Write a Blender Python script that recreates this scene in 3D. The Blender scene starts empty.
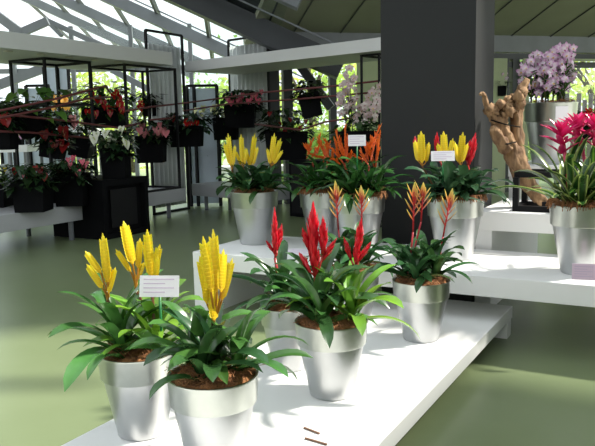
import bpy, bmesh, math, random
from mathutils import Vector, Matrix, noise
S = bpy.context.scene
COL = S.collection
PI = math.pi
# ------------------------------------------------------------ camera
FPX, CX, CY = 700.0, 297.5, 223.0
PITCH, ROLL, YAW, CAMH = math.radians(7.8), math.radians(1.2), math.radians(29.4), 1.5
_fw = Vector((-math.sin(YAW), math.cos(YAW), 0)); _rt = Vector((math.cos(YAW), math.sin(YAW), 0)); _up = Vector((0, 0, 1))
FWD = _fw*math.cos(PITCH) - _up*math.sin(PITCH)
_u = _up*math.cos(PITCH) + _fw*math.sin(PITCH)
RGT = _rt*math.cos(ROLL) - _u*math.sin(ROLL)
UPV = _u*math.cos(ROLL) + _rt*math.sin(ROLL)
EYE = Vector((0, 0, CAMH))
cam = bpy.data.cameras.new('camera'); cam.sensor_width = 36; cam.lens = 36*FPX/595; cam.clip_end = 300
co = bpy.data.objects.new('camera', cam); COL.objects.link(co)
M3 = Matrix((RGT, UPV, -FWD)).transposed()
co.matrix_world = Matrix.Translation(EYE) @ M3.to_4x4()
S.camera = co
# ------------------------------------------------------------ light
SKY_STRENGTH = 1.15
SUN_STRENGTH = 5.6
SUN_DIR_FROM = Vector((0.55, 0.42, 0.72))
EXPOSURE = 0.66
S.view_settings.view_transform = 'Standard'; S.view_settings.look = 'None'
S.view_settings.gamma = 1; S.view_settings.use_curve_mapping = False
S.view_settings.exposure = EXPOSURE
w = bpy.data.worlds.new('sky'); S.world = w; w.use_nodes = True
bg = w.node_tree.nodes['Background']; bg.inputs[0].default_value = (0.90, 0.95, 1.0, 1); bg.inputs[1].default_value = SKY_STRENGTH
sl = bpy.data.lights.new('sun', 'SUN'); sl.energy = SUN_STRENGTH; sl.angle = math.radians(4); sl.color = (1, 0.95, 0.86)
so = bpy.data.objects.new('sun', sl); COL.objects.link(so)
so.rotation_euler = SUN_DIR_FROM.to_track_quat('Z', 'Y').to_euler(); so.location = (4, -2, 12)
# ------------------------------------------------------------ helpers
def ray(x, y): return RGT*((x-CX)/FPX) - UPV*((y-CY)/FPX) + FWD
def atd(x, y, d): return EYE + ray(x, y)*d
def atx(x, y, X): r = ray(x, y); return EYE + r*(X/r.x)
def atY(x, y, Y): r = ray(x, y); return EYE + r*(Y/r.y)
def atz(x, y, Z): r = ray(x, y); return EYE + r*((Z-CAMH)/r.z)
def depth(p): return (Vector(p)-EYE).dot(FWD)
V = Vector

def mat(name, color, rough=0.5, metal=0.0, var=0.0, vscale=8.0, bump=0.0, bscale=60.0, color2=None, trans=0.0, spec=None, attr=False, coat=0.0):
    m = bpy.data.materials.new(name); m.use_nodes = True
    nt = m.node_tree; b = nt.nodes['Principled BSDF']
    b.inputs['Base Color'].default_value = (*color, 1); b.inputs['Roughness'].default_value = rough; b.inputs['Metallic'].default_value = metal
    if spec is not None: b.inputs['Specular IOR Level'].default_value = spec
    if coat: b.inputs['Coat Weight'].default_value = coat; b.inputs['Coat Roughness'].default_value = 0.15
    tc = nt.nodes.new('ShaderNodeTexCoord')
    src = None
    if var or color2:
        n = nt.nodes.new('ShaderNodeTexNoise'); n.inputs['Scale'].default_value = vscale; n.inputs['Detail'].default_value = 4
        nt.links.new(tc.outputs['Object'], n.inputs['Vector'])
        r = nt.nodes.new('ShaderNodeValToRGB'); r.color_ramp.elements[0].position = 0.35; r.color_ramp.elements[1].position = 0.65
        c2 = color2 or tuple(c*(1-var) for c in color)
        r.color_ramp.elements[0].color = (*c2, 1); r.color_ramp.elements[1].color = (*color, 1)
        nt.links.new(n.outputs['Fac'], r.inputs['Fac']); src = r.outputs['Color']
    if attr:
        a = nt.nodes.new('ShaderNodeVertexColor'); a.layer_name = 'hue'
        if src:
            mx = nt.nodes.new('ShaderNodeMixRGB'); mx.blend_type = 'MULTIPLY'; mx.inputs[0].default_value = 1
            nt.links.new(a.outputs['Color'], mx.inputs[1]); nt.links.new(src, mx.inputs[2]); src = mx.outputs['Color']
        else: src = a.outputs['Color']
    if src: nt.links.new(src, b.inputs['Base Color'])
    if bump:
        n2 = nt.nodes.new('ShaderNodeTexNoise'); n2.inputs['Scale'].default_value = bscale; n2.inputs['Detail'].default_value = 3
        nt.links.new(tc.outputs['Object'], n2.inputs['Vector'])
        bp = nt.nodes.new('ShaderNodeBump'); bp.inputs['Strength'].default_value = bump; bp.inputs['Distance'].default_value = 0.01
        nt.links.new(n2.outputs['Fac'], bp.inputs['Height']); nt.links.new(bp.outputs['Normal'], b.inputs['Normal'])
    if trans:
        t = nt.nodes.new('ShaderNodeBsdfTranslucent')
        if src: nt.links.new(src, t.inputs['Color'])
        else: t.inputs['Color'].default_value = (*color, 1)
        ms = nt.nodes.new('ShaderNodeMixShader'); ms.inputs[0].default_value = trans
        out = nt.nodes['Material Output']
        nt.links.new(b.outputs[0], ms.inputs[1]); nt.links.new(t.outputs[0], ms.inputs[2]); nt.links.new(ms.outputs[0], out.inputs['Surface'])
    return m

def glass_mat(name, tint=(0.93, 0.96, 0.95), gloss=0.03):
    m = bpy.data.materials.new(name); m.use_nodes = True; nt = m.node_tree; nt.nodes.remove(nt.nodes['Principled BSDF'])
    t = nt.nodes.new('ShaderNodeBsdfTransparent'); t.inputs[0].default_value = (*tint, 1)
    g = nt.nodes.new('ShaderNodeBsdfGlossy'); g.inputs['Roughness'].default_value = 0.02
    f = nt.nodes.new('ShaderNodeValue'); f.outputs[0].default_value = gloss
    ms = nt.nodes.new('ShaderNodeMixShader'); nt.links.new(f.outputs[0], ms.inputs[0])
    nt.links.new(t.outputs[0], ms.inputs[1]); nt.links.new(g.outputs[0], ms.inputs[2]); nt.links.new(ms.outputs[0], nt.nodes['Material Output'].inputs['Surface'])
    return m

class MB:
    """collects shapes, links them as one mesh object"""
    def __init__(s): s.v = []; s.f = []; s.c = []; s.uv = None
    def add(s, vs, fs, cols=None):
        o = len(s.v); s.v += [tuple(x) for x in vs]; s.f += [tuple(i+o for i in f) for f in fs]
        s.c += cols if cols else [(1, 1, 1)]*len(vs)
    def box(s, a, b, col=None):
        x0, y0, z0 = a; x1, y1, z1 = b
        vs = [(x0,y0,z0),(x1,y0,z0),(x1,y1,z0),(x0,y1,z0),(x0,y0,z1),(x1,y0,z1),(x1,y1,z1),(x0,y1,z1)]
        s.add(vs, [(0,3,2,1),(4,5,6,7),(0,1,5,4),(1,2,6,5),(2,3,7,6),(3,0,4,7)], [col]*8 if col else None)
    def obox(s, o, ax, ay, az, col=None):
        """box from corner o along three edge vectors"""
        o, ax, ay, az = V(o), V(ax), V(ay), V(az)
        vs = [o, o+ax, o+ax+ay, o+ay, o+az, o+ax+az, o+ax+ay+az, o+ay+az]
        fs = [(0,3,2,1),(4,5,6,7),(0,1,5,4),(1,2,6,5),(2,3,7,6),(3,0,4,7)]
        if ax.cross(ay).dot(az) < 0: fs = [f[::-1] for f in fs]
        s.add(vs, fs, [col]*8 if col else None)
    def bar(s, p, q, w_, h_, up=(0, 0, 1)):
        p, q = V(p), V(q); d = (q-p).normalized(); up = V(up)
        sd = d.cross(up)
        if sd.length < 1e-4: sd = d.cross(V((1, 0, 0)))
        sd.normalize(); u = sd.cross(d)
        s.obox(p - sd*w_/2 - u*h_/2, q-p, sd*w_, u*h_)
    def tube(s, pts, rad, n=8, cap=True, cols=None):
        pts = [V(p) for p in pts]; k = len(pts)
        rr = rad if isinstance(rad, (list, tuple)) else [rad]*k
        vs, fs, cs = [], [], []
        prev = None
        for i, p in enumerate(pts):
            d = (pts[min(i+1, k-1)] - pts[max(i-1, 0)]).normalized()
            if prev is None:
                a = d.orthogonal().normalized()
            else:
                a = (prev - d*prev.dot(d)).normalized()
            prev = a; b = d.cross(a)
            for j in range(n):
                t = 2*PI*j/n; vs.append(p + (a*math.cos(t) + b*math.sin(t))*rr[i]); cs.append(cols[i] if cols else (1, 1, 1))
        for i in range(k-1):
            for j in range(n):
                fs.append((i*n+j, i*n+(j+1) % n, (i+1)*n+(j+1) % n, (i+1)*n+j))
        if cap: fs.append(tuple(range(n))[::-1]); fs.append(tuple((k-1)*n+j for j in range(n)))
        s.add(vs, fs, cs)
    def lathe(s, prof, c=(0, 0, 0), n=40):
        c = V(c); vs, fs = [], []
        for r, z in prof:
            for j in range(n):
                t = 2*PI*j/n; vs.append(c + V((r*math.cos(t), r*math.sin(t), z)))
        for i in range(len(prof)-1):
            for j in range(n): fs.append((i*n+j, i*n+(j+1) % n, (i+1)*n+(j+1) % n, (i+1)*n+j))
        fs.append(tuple(range(n))[::-1])
        fs.append(tuple((len(prof)-1)*n+j for j in range(n)))
        s.add(vs, fs)
    def build(s, name, m, parent=None, smooth=False, bevel=0.0):
        me = bpy.data.meshes.new(name); me.from_pydata(s.v, [], s.f); me.update()
        at_ = me.color_attributes.new('hue', 'FLOAT_COLOR', 'POINT')
        at_.data.foreach_set('color', [x for c in s.c for x in (*c, 1.0)])
        if smooth: me.polygons.foreach_set('use_smooth', [True]*len(me.polygons))
        me.materials.append(m)
        o = bpy.data.objects.new(name, me); COL.objects.link(o)
        if bevel:
            bv = o.modifiers.new('bevel', 'BEVEL'); bv.width = bevel; bv.segments = 2; bv.limit_method = 'ANGLE'
        if parent is not None:
            o.parent = parent; o.matrix_parent_inverse = Matrix.Translation(-world_loc(parent))
        return o
def world_loc(o):
    return V(o.location) if o.type == 'EMPTY' else V((0, 0, 0))
def tag(o, label, cat, group=None):
    o['label'] = label; o['category'] = cat
    if group: o['group'] = group
    return o
def struct(o): o['kind'] = 'structure'; return o
def thing(name, loc, label, cat, group=None):
    o = bpy.data.objects.new(name, None); COL.objects.link(o); o.location = loc; o.empty_display_size = 0.1
    return tag(o, label, cat, group)
def jit(c, rnd, a=0.15):
    k = 1 + rnd.uniform(-a, a); h = rnd.uniform(-a, a)*0.4
    return (c[0]*k*(1+h), c[1]*k, c[2]*k*(1-h))

# ------------------------------------------------------------ materials
M = {}
M['white'] = mat('white_lacquer', (0.80, 0.80, 0.79), 0.42, var=0.03, vscale=3)
M['bench'] = mat('bench_white_shaded', (0.40, 0.405, 0.42), 0.4, var=0.03, vscale=3)  # white benches greyed, the dimness of the back left put into the colour
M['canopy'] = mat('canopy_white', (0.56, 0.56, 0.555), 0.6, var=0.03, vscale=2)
M['wall'] = mat('light_block_grey', (0.30, 0.31, 0.29), 0.8, var=0.05, vscale=2)
M['floor'] = mat('green_grey_floor', (0.17, 0.21, 0.11), 0.30, color2=(0.15, 0.19, 0.095), vscale=1.3, bump=0.02, bscale=25)
M['black'] = mat('black_paint', (0.008, 0.008, 0.009), 0.6, var=0.2, vscale=5, spec=0.02)
M['blackmetal'] = mat('black_steel', (0.010, 0.010, 0.011), 0.5, var=0.1, spec=0.1)
M['pillar'] = mat('charcoal_paint', (0.020, 0.021, 0.0215), 0.65, var=0.06, vscale=2, spec=0.25)
M['steel'] = mat('grey_painted_steel', (0.16, 0.17, 0.185), 0.5, var=0.15, vscale=3)
M['darksteel'] = mat('dark_painted_steel', (0.035, 0.038, 0.042), 0.5, var=0.15, vscale=3)
M['ceil'] = mat('ceiling_panel', (0.25, 0.255, 0.19), 0.75, var=0.06, vscale=2)
M['pot'] = mat('silver_pot', (0.50, 0.51, 0.515), 0.34, metal=1.0, var=0.05, vscale=9, bump=0.03, bscale=40)
M['rim'] = mat('silver_rim', (0.46, 0.48, 0.44), 0.30, metal=1.0, var=0.06, vscale=20)
M['coir'] = mat('coir_fibre', (0.34, 0.15, 0.055), 0.95, color2=(0.15, 0.06, 0.022), vscale=60, bump=0.8, bscale=120)
M['leaf'] = mat('bromeliad_leaf', (1, 1, 1), 0.24, attr=True, trans=0.18, var=0.15, vscale=14)
M['soft'] = mat('garden_leaf', (1, 1, 1), 0.5, attr=True, trans=0.5)
M['petal'] = mat('bract', (1, 1, 1), 0.42, attr=True, trans=0.25)
M['wax'] = mat('waxy_spathe', (1, 1, 1), 0.25, attr=True, trans=0.12)
M['stem'] = mat('plant_stem', (1, 1, 1), 0.5, attr=True)
M['card'] = mat('label_card', (0.86, 0.83, 0.86), 0.5, var=0.02)
M['pinkcard'] = mat('pink_card', (0.72, 0.55, 0.68), 0.5, var=0.04)
M['print'] = mat('label_print', (0.60, 0.47, 0.62), 0.6, var=0.05)
M['greenplastic'] = mat('green_plastic', (0.01, 0.16, 0.04), 0.4, var=0.1)
M['corr'] = mat('corrugated_zinc', (0.74, 0.77, 0.76), 0.42, metal=0.2, var=0.06, vscale=5)
M['rail'] = mat('red_brown_pipe', (0.13, 0.022, 0.022), 0.42, var=0.15)
M['wood'] = mat('driftwood', (0.36, 0.22, 0.11), 0.9, color2=(0.13, 0.07, 0.035), vscale=9, bump=0.7, bscale=30)
M['bark'] = mat('tree_bark', (0.12, 0.09, 0.06), 0.9, var=0.4, vscale=12, bump=0.4)
M['bin'] = mat('twig', (0.20, 0.11, 0.07), 0.8, var=0.2)
M['blind'] = mat('pale_green_blind', (0.50, 0.55, 0.36), 0.8, var=0.04, trans=0.35)
M['panelblue'] = mat('frosted_panel', (0.62, 0.68, 0.75), 0.6, var=0.04, trans=0.4)
M['ground'] = mat('garden_ground', (0.42, 0.46, 0.30), 0.95, color2=(0.30, 0.36, 0.16), vscale=1.2)
M['fence'] = mat('weathered_fence', (0.30, 0.27, 0.24), 0.9, var=0.3, vscale=9)
M['lens'] = mat('downlight_lens', (0.45, 0.42, 0.36), 0.4, var=0.05)
nt_ = M['wood'].node_tree
mp_ = nt_.nodes.new('ShaderNodeMapping'); mp_.inputs['Scale'].default_value = (2.2, 2.2, 0.35)
for l_ in list(nt_.links):
    if l_.from_node.type == 'TEX_COORD' and l_.to_node.type == 'TEX_NOISE':
        nt_.links.new(mp_.outputs['Vector'], l_.to_socket)
nt_.links.new([n for n in nt_.nodes if n.type == 'TEX_COORD'][0].outputs['Object'], mp_.inputs['Vector'])
M['glass'] = glass_mat('clear_glass')

# ------------------------------------------------------------ setting
W = V((0.705, 0.709, 0)); WN = V((-0.709, 0.705, 0))         # back window wall: along, outward
P0 = atd(265, 40, 13.4); HZ = P0.z
m = MB(); m.box((-15, -7, -0.1), (7, 22, 0)); struct(m.build('floor', M['floor']))
m = MB(); m.box((-70, -40, -0.35), (70, 90, -0.12)); struct(m.build('ground', M['ground']))
# glass roof plane
d1 = ray(231, 185).normalized()                                # down-slope bars
d2 = (RGT - UPV*0.46).normalized()                             # rafters
RN = d1.cross(d2).normalized()
if RN.z < 0: RN = -RN
def on_roof(x, y): r = ray(x, y); return EYE + r*((P0-EYE).dot(RN)/r.dot(RN))
tn = 0
def trim(mb, mm): 
    global tn; tn += 1
    return struct(mb.build('trim_%d' % tn, mm))
RU = RN
for (x, y, hh, ww, mm) in ((193, 0, 0.42, 0.26, 'darksteel'), (114, 0, 0.26, 0.16, 'steel'), (62, 0, 0.26, 0.16, 'steel'), (30, 0, 0.26, 0.16, 'steel')):
    p = on_roof(x, y)
    k = (P0-p).dot(W)/d2.dot(W)
    m = MB(); m.bar(p - d2*9, p + d2*max(3.0, min(k, 9)), ww, hh, RU); trim(m, M[mm])
for k in range(1, 6):                                          # the same frame repeated towards and over the viewer
    p = on_roof(193, 0) - d1*2.9*k
    kk = (P0 - W*0.3 - p).dot(W)/d2.dot(W)
    m = MB(); m.bar(p - d2*9, p + d2*kk, 0.16, 0.26, RU); trim(m, M['steel'])
for (x, y) in ((199, 0), (146, 0), (105, 0), (79, 9), (54, 6), (20, 0)):
    p = on_roof(x, y) + RN*0.16
    m = MB(); m.bar(p - d1*16, p + d1*7, 0.07, 0.1, RU); trim(m, M['darksteel'])
for k in range(-3, 7, 2):                                         # thin glazing bars along the rafters
    p = on_roof(160, 12) + d1*(k*1.05) + RN*0.2
    m = MB(); m.bar(p - d2*9, p + d2*4, 0.025, 0.03, RU); trim(m, M['steel'])
g0 = on_roof(120, 20) + RN*0.22
m = MB(); m.obox(g0 - d1*18 - d2*10, d1*26, d2*14.2, RN*0.012); struct(m.build('window_1', M['glass']))
# opaque ceiling strip sloping down to the window wall, lengthened out of view to shade the back
d3 = ray(230, 333).normalized(); d3 = (d3 - W*d3.dot(W)); d3.normalize()
CN = W.cross(d3).normalized()
if CN.z < 0: CN = -CN
q0 = P0 + V((0, 0, 0.12)); CEIL_L = 9.0
m = MB(); m.obox(q0 - d3*CEIL_L - W*0.3, W*15, d3*(CEIL_L+0.6), CN*0.12); struct(m.build('ceiling', M['ceil']))
for k in range(14):                                            # panel joints
    p = q0 + W*(0.55 + k*0.95) - CN*0.006
    m = MB(); m.bar(p - d3*CEIL_L, p + d3*0.2, 0.02, 0.02, CN); trim(m, M['darksteel'])
m = MB(); m.bar(P0 - W*0.1 + V((0, 0, -0.02)), P0 + W*13 + V((0, 0, -0.02)), 0.2, 0.34); trim(m, M['steel'])          # eaves beam
m = MB(); m.bar(P0 - W*0.1 + V((0, 0, -0.27)), P0 + W*13 + V((0, 0, -0.27)), 0.16, 0.12); trim(m, M['darksteel'])
m = MB(); a_ = P0 + V((0, 0, 0.1)); b_ = P0 - d2*9; c_ = q0 - d3*9 - W*0.3                                       # dark soffit between glass and ceiling
m.add([a_, b_, c_, a_+V((0, 0, 0.12)), b_+V((0, 0, 0.12)), c_+V((0, 0, 0.12))], [(0, 2, 1), (3, 4, 5), (0, 1, 4, 3), (1, 2, 5, 4), (2, 0, 3, 5)]); trim(m, M['darksteel'])
# window wall: mullions and panes
def wallpt(x, y=130):
    r = ray(x, y); return EYE + r*((P0-EYE).dot(WN)/r.dot(WN))
def wx(x): return (wallpt(x)-P0).dot(W)
WT = HZ - 0.33
posts = [(wx(273), 0.24), (wx(288), 0.18), (wx(333), 0.13), (wx(420), 0.13), (wx(504.5), 0.10), (wx(513), 0.16), (wx(560), 0.13), (wx(640), 0.14)]
for s_, ww in posts:
    p = P0 + W*s_; m = MB(); m.obox(V((p.x, p.y, 0)) - W*ww/2 - WN*ww/2, W*ww, WN*ww, V((0, 0, WT if s_ > 0.6 else HZ+0.1))); trim(m, M['darksteel'])
wn_ = 1
for a, b in zip(posts[:-1], posts[1:]):
    s0, s1 = a[0]+a[1]/2, b[0]-b[1]/2
    if s1 - s0 < 0.1: continue
    p = P0 + W*s0; wn_ += 1
    m = MB(); m.obox((p.x, p.y, 0.02), W*(s1-s0), WN*0.012, V((0, 0, WT-0.03))); struct(m.build('window_%d' % wn_, M['glass']))
for z in (2.72,):
    a = P0 + W*posts[3][0]; b = P0 + W*posts[7][0]
    m = MB(); m.bar(V((a.x, a.y, z)), V((b.x, b.y, z)), 0.1, 0.12); trim(m, M['darksteel'])
def blind(xa, xb, z0, z1, inn=0.2):
    global tn
    a = P0 + W*wx(xa) - WN*inn; L = wx(xb)-wx(xa); m = MB(); m.obox((a.x, a.y, z0), W*L, WN*0.02, V((0, 0, z1-z0))); trim(m, M['blind'])
blind(354, 424, 0.0, WT); blind(478, 501, 0.0, WT); blind(516.5, 523, 0.0, WT); blind(523, 640, 2.78, WT)
# brace beside the column
m = MB(); a = atd(283, 42, 13.2); b = atd(305, 66, 13.2); c = atd(331, 108, 13.2); m.bar(a, c, 0.14, 0.16); trim(m, M['darksteel'])
# far left glass wall
FL = 18.5
Lw = (RGT - _up*RGT.dot(_up)).normalized(); Ld = (FWD - _up*FWD.dot(_up)).normalized()
a = atd(-40, 134, FL); b = atd(285, 128, FL)
m = MB(); m.obox((a.x, a.y, 0), V((b.x-a.x, b.y-a.y, 0)), Ld*0.012, V((0, 0, 4.2))); wn_ += 1; struct(m.build('window_%d' % wn_, M['glass']))
for x in (-38, 20, 78, 136, 194, 252):
    p = atd(x, 130, FL); m = MB(); m.obox(V((p.x, p.y, 0)) - Lw*0.05 - Ld*0.12, Lw*0.1, Ld*0.1, V((0, 0, 4.2))); trim(m, M['steel'])
m = MB(); m.bar(V((a.x, a.y, 3.1)), V((b.x, b.y, 3.1)), 0.08, 0.12); trim(m, M['steel'])
# crossing beams of the far gable
for (x0, y0, x1, y1, D, hh) in ((-6, 13, 21, 33, 16, 0.2), (48, 21, 18, 34, 16, 0.18), (44, 19, 102, 46, 16.5, 0.12), (46, 20, 110, 48, 17, 0.1), (48, 22, 62, 36, 17, 0.08), (-4, 86, 58, 63, 17, 0.22), (30, 100, 55, 84, 17, 0.22), (112, 70, 150, 90, 17, 0.14)):
    m = MB(); m.bar(atd(x0, y0, D), atd(x1, y1, D), 0.12, hh); trim(m, M['steel'])
# plain unseen walls added beside and behind the viewer to cut sky light
m = MB(); m.box((5.0, -6, 0), (5.2, 9, 3.6)); struct(m.build('light_block_right', M['wall']))
m = MB(); m.box((-12, -6.2, 0), (5.2, -6, 3.6)); struct(m.build('light_block_back', M['wall']))
# unseen solid roof added to keep sun and sky off the right side
m = MB(); m.box((2.7, -6, 5.0), (7, 7.0, 5.15)); struct(m.build('light_block_roof', M['ceil']))
# pillar
m = MB(); m.box((-2.37, 5.72, 0), (-1.55, 6.32, 5.6)); struct(m.build('wall_pillar', M['pillar'], bevel=0.004))

# ------------------------------------------------------------ platforms
def platform(name, x0, x1, y0, y1, z, th, legs, label, cat='display platform', back=None):
    t = thing(name, ((x0+x1)/2, (y0+y1)/2, 0), label, cat)
    m = MB(); m.box((x0, y0, z-th), (x1, y1, z)); m.build('top_slab', M['white'], t, bevel=0.003)
    for (a, b, c, d) in legs:
        m = MB(); m.box((a, c, 0), (b, d, z-th)); m.build('leg_panel', M['white'], t)
    return t
platform('display_platform', -2.245, -1.065, 1.0, 5.0, 0.2, 0.085, [(-2.2, -1.065, 4.84, 4.96), (-2.2, -1.065, 1.06, 1.18)], 'lowest white display platform carrying the red and front yellow potted bromeliads')
platform('display_platform', -3.552, 1.4, 4.53, 5.53, 0.5, 0.135, [(-3.552, -3.36, 4.535, 5.52), (0.9, 1.05, 4.55, 5.5)], 'middle white display platform running across in front of the charcoal pillar')
platform('display_platform', -1.49, 1.6, 5.56, 6.66, 0.8, 0.15, [(-1.49, -1.36, 5.565, 6.65), (1.2, 1.35, 5.6, 6.6)], 'third white platform step beside the pillar holding the driftwood stand')
platform('display_platform', -1.49, 1.8, 6.68, 7.9, 1.1, 0.10, [(-1.49, -1.42, 6.72, 7.85), (1.4, 1.55, 6.7, 7.8)], 'highest white platform step carrying the silver pot of purple orchids')

# ------------------------------------------------------------ canopies
def canopy(o, ax, ay, z0, z1, label, lights):
    o = V(o); t = thing('display_canopy', (o.x, o.y, z0), label, 'canopy')
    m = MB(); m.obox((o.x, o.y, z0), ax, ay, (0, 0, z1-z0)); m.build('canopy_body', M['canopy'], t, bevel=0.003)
    for p in lights:
        m = MB(); m.lathe([(0.055, -0.012), (0.06, 0.0), (0.035, 0.0), (0.03, -0.004)][::1], (p.x, p.y, z0-0.001), 20); m.build('downlight', M['lens'], t, smooth=True)
LX = -7.445
lt = []
for x in (8, 40, 67, 92, 114):
    p = atz(x, 50 + x*0.105, 2.54); lt.append(V((LX-0.22, p.y, 2.54)))
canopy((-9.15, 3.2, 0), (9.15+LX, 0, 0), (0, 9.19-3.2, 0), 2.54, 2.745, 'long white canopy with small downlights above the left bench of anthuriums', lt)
B2 = V((0.971, -0.2385, 0)); B2N = V((0.2385, 0.971, 0))
c0 = B2*(-10.2) + B2N*8.15
def onB2(x, y, c=8.15): r = ray(x, y); return EYE + r*(c/r.dot(B2N))
s0 = onB2(185, 66).dot(B2); s1 = onB2(440, 45).dot(B2)
p = B2*s0 + B2N*8.15
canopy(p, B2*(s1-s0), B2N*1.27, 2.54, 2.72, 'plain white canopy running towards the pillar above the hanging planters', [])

# ------------------------------------------------------------ benches
def bench(o, ax, ay, z0, z1, legs, label):
    o, ax, ay = V(o), V(ax), V(ay)
    t = thing('display_bench', o, label, 'bench')
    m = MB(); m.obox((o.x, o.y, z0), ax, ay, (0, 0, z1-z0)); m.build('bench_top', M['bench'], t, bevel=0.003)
    for u, v in legs:
        q = o + ax*u + ay*v
        m = MB(); m.tube([(q.x, q.y, 0), (q.x, q.y, z0)], 0.035, 14); m.build('leg', M['steel'], t, smooth=False)
bench((-8.5, 3.4, 0), (8.5-7.445, 0, 0), (0, 7.37-3.4, 0), 0.27, 0.49, [(0.93, 0.88), (0.1, 0.88), (0.93, 0.3), (0.1, 0.3)], 'shade-toned white bench at the left edge with black planter boxes on it')
bench((-8.7, 7.9, 0), (8.7-7.66, 0, 0), (0, 1.75, 0), 0.27, 0.49, [(0.9, 0.8), (0.1, 0.8)], 'short shade-toned white bench beside the black cabinet under a wire frame')
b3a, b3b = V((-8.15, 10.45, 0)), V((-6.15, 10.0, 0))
bench(b3a, b3b-b3a, V((0.25, 0.9, 0)), 0.27, 0.49, [(0.13, 0.12), (0.3, 0.4), (0.93, 0.15), (0.93, 0.85)], 'shade-toned white bench behind the silver pot of yellow bromeliads')

# ------------------------------------------------------------ wire frames and screens
def wire_frame(c, ax, ay, h, label, r=0.035, z0=0.0, mids=()):
    c, ax, ay = V(c), V(ax), V(ay)
    t = thing('wire_frame', (c.x, c.y, z0), label, 'display frame', 'black wire frames')
    cs = [c, c+ax, c+ax+ay, c+ay]
    for q in cs:
        m = MB(); m.bar((q.x, q.y, z0), (q.x, q.y, z0+h), r, r); m.build('post', M['blackmetal'], t)
    for z in (z0+r/2, z0+h-r/2, *mids):
        for i in range(4):
            a, b = cs[i], cs[(i+1) % 4]; m = MB(); m.bar((a.x, a.y, z), (b.x, b.y, z), r*0.98, r*0.98); m.build('rail', M['blackmetal'], t)
    return t
wire_frame((-7.72, 8.35, 0), (-0.72, 0, 0), (0, 1.22, 0), 2.04, 'tall black wire frame standing on the short pale bench', z0=0.49)
wire_frame((-7.95, 7.0, 0), (-0.7, 0, 0), (0, 0.85, 0), 2.05, 'tall black wire frame on the left bench behind the red anthuriums', z0=0.49, mids=(1.9,))
q = onB2(381, 58, 8.3); wire_frame((q.x-0.05, q.y+0.05, 0), B2*(-0.32), B2N*0.6, 2.53, 'black wire frame standing half hidden behind the charcoal pillar', r=0.03)
def corr_screen(p, ax, h, label, r=0.04, inset=0.05, ztop=None):
    p, ax = V(p), V(ax); L = ax.length; u = ax.normalized(); nrm = u.cross(_up)
    t = thing('corrugated_screen', p + ax*0.5, label, 'screen')
    m = MB()
    m.bar(p, p+V((0, 0, h)), r, r); m.bar(p+ax, p+ax+V((0, 0, h)), r, r)
    m.bar(p+V((0, 0, h)), p+ax+V((0, 0, h)), r, r); m.bar(p+V((0, 0, r/2)), p+ax+V((0, 0, r/2)), r, r)
    m.build('screen_frame', M['blackmetal'], t)
    m = MB(); N = int((L-2*inset)/0.0125); vs, fs = [], []
    for i in range(N+1):
        s = inset + (L-2*inset)*i/N; a = 0.045*math.sin(2*PI*s/0.12)
        for z in (0.12, h-(0.22 if ztop is None else ztop)):
            q = p + u*s + nrm*a; vs.append((q.x, q.y, z))
    fs = [(2*i, 2*i+2, 2*i+3, 2*i+1) for i in range(N)]
    m.add(vs, fs); o = m.build('corrugated_sheet', M['corr'], t, smooth=True)
    sd = o.modifiers.new('thick', 'SOLIDIFY'); sd.thickness = 0.002
    return t
corr_screen((-8.3, 9.54, 0), (0, 0.99, 0), 3.21, 'corrugated metal screen in a black frame at the end of the left canopy')
a = onB2(229, 60, 9.45); b = onB2(268, 60, 9.45)
corr_screen((a.x, a.y, 0), V((b.x-a.x, b.y-a.y, 0)), 3.22, 'corrugated metal screen in a black frame behind the plain canopy', ztop=0.13)

# ------------------------------------------------------------ plant shapes
def leaf(mb, p, az, L, wd, el, droop, rnd, col, edge=None, fold=0.25, ns=9, twist=0.0, tipw=0.25):
    """strap leaf that leaves p at elevation el and arches over"""
    p = V(p); az_d = V((math.cos(az), math.sin(az), 0)); sd0 = V((-math.sin(az), math.cos(az), 0))
    vs, fs, cs = [], [], []; e = el; q = p.copy(); na = 5
    for i in range(ns+1):
        t = i/ns
        d = az_d*math.cos(e) + V((0, 0, 1))*math.sin(e)
        nr = -az_d*math.sin(e) + V((0, 0, 1))*math.cos(e)
        sd = sd0*math.cos(twist*t) + nr*math.sin(twist*t)
        wv = wd*0.5*((0.75+0.25*min(1, t*4)) if t < 0.7 else max(0.03, (1-((t-0.7)/0.3)**2.4)))
        for j in range(na):
            u = -1 + 2*j/(na-1)
            vs.append(q + sd*(u*wv) + nr*(abs(u)**1.5*wv*fold*2*(1-0.5*t)))
            c = col
            if edge and (abs(u) > 0.75 if edge[1] == 'margin' else abs(u) < 0.3): c = edge[0]
            cs.append(c)
        q = q + d*(L/ns); e -= droop/ns*(0.4+1.2*t)
    for i in range(ns):
        for j in range(na-1):
            a = i*na+j; fs.append((a, a+1, a+na+1, a+na))
    mb.add(vs, fs, cs)
def rosette(mb, c, n, L, wd, rnd, col, edge=None, el=(0.35, 1.15), droop=(1.0, 1.9), a0=None, fold=0.25):
    a = rnd.uniform(0, 6.28)
    for i in range(n):
        t = i/max(1, n-1); a += 2.4 + rnd.uniform(-0.25, 0.25)
        e = el[0] + (el[1]-el[0])*t + rnd.uniform(-0.12, 0.12)
        l = L*(1.0-0.16*t)*rnd.uniform(0.85, 1.1)
        p = V(c) + V((math.cos(a), math.sin(a), 0))*0.012 + V((0, 0, 0.015+0.085*t))
        leaf(mb, p, a, l, wd*rnd.uniform(0.85, 1.1), e, rnd.uniform(*droop)*(1-0.15*t), rnd, jit(col, rnd, 0.3), edge, fold, twist=rnd.uniform(-0.5, 0.5))
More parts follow.
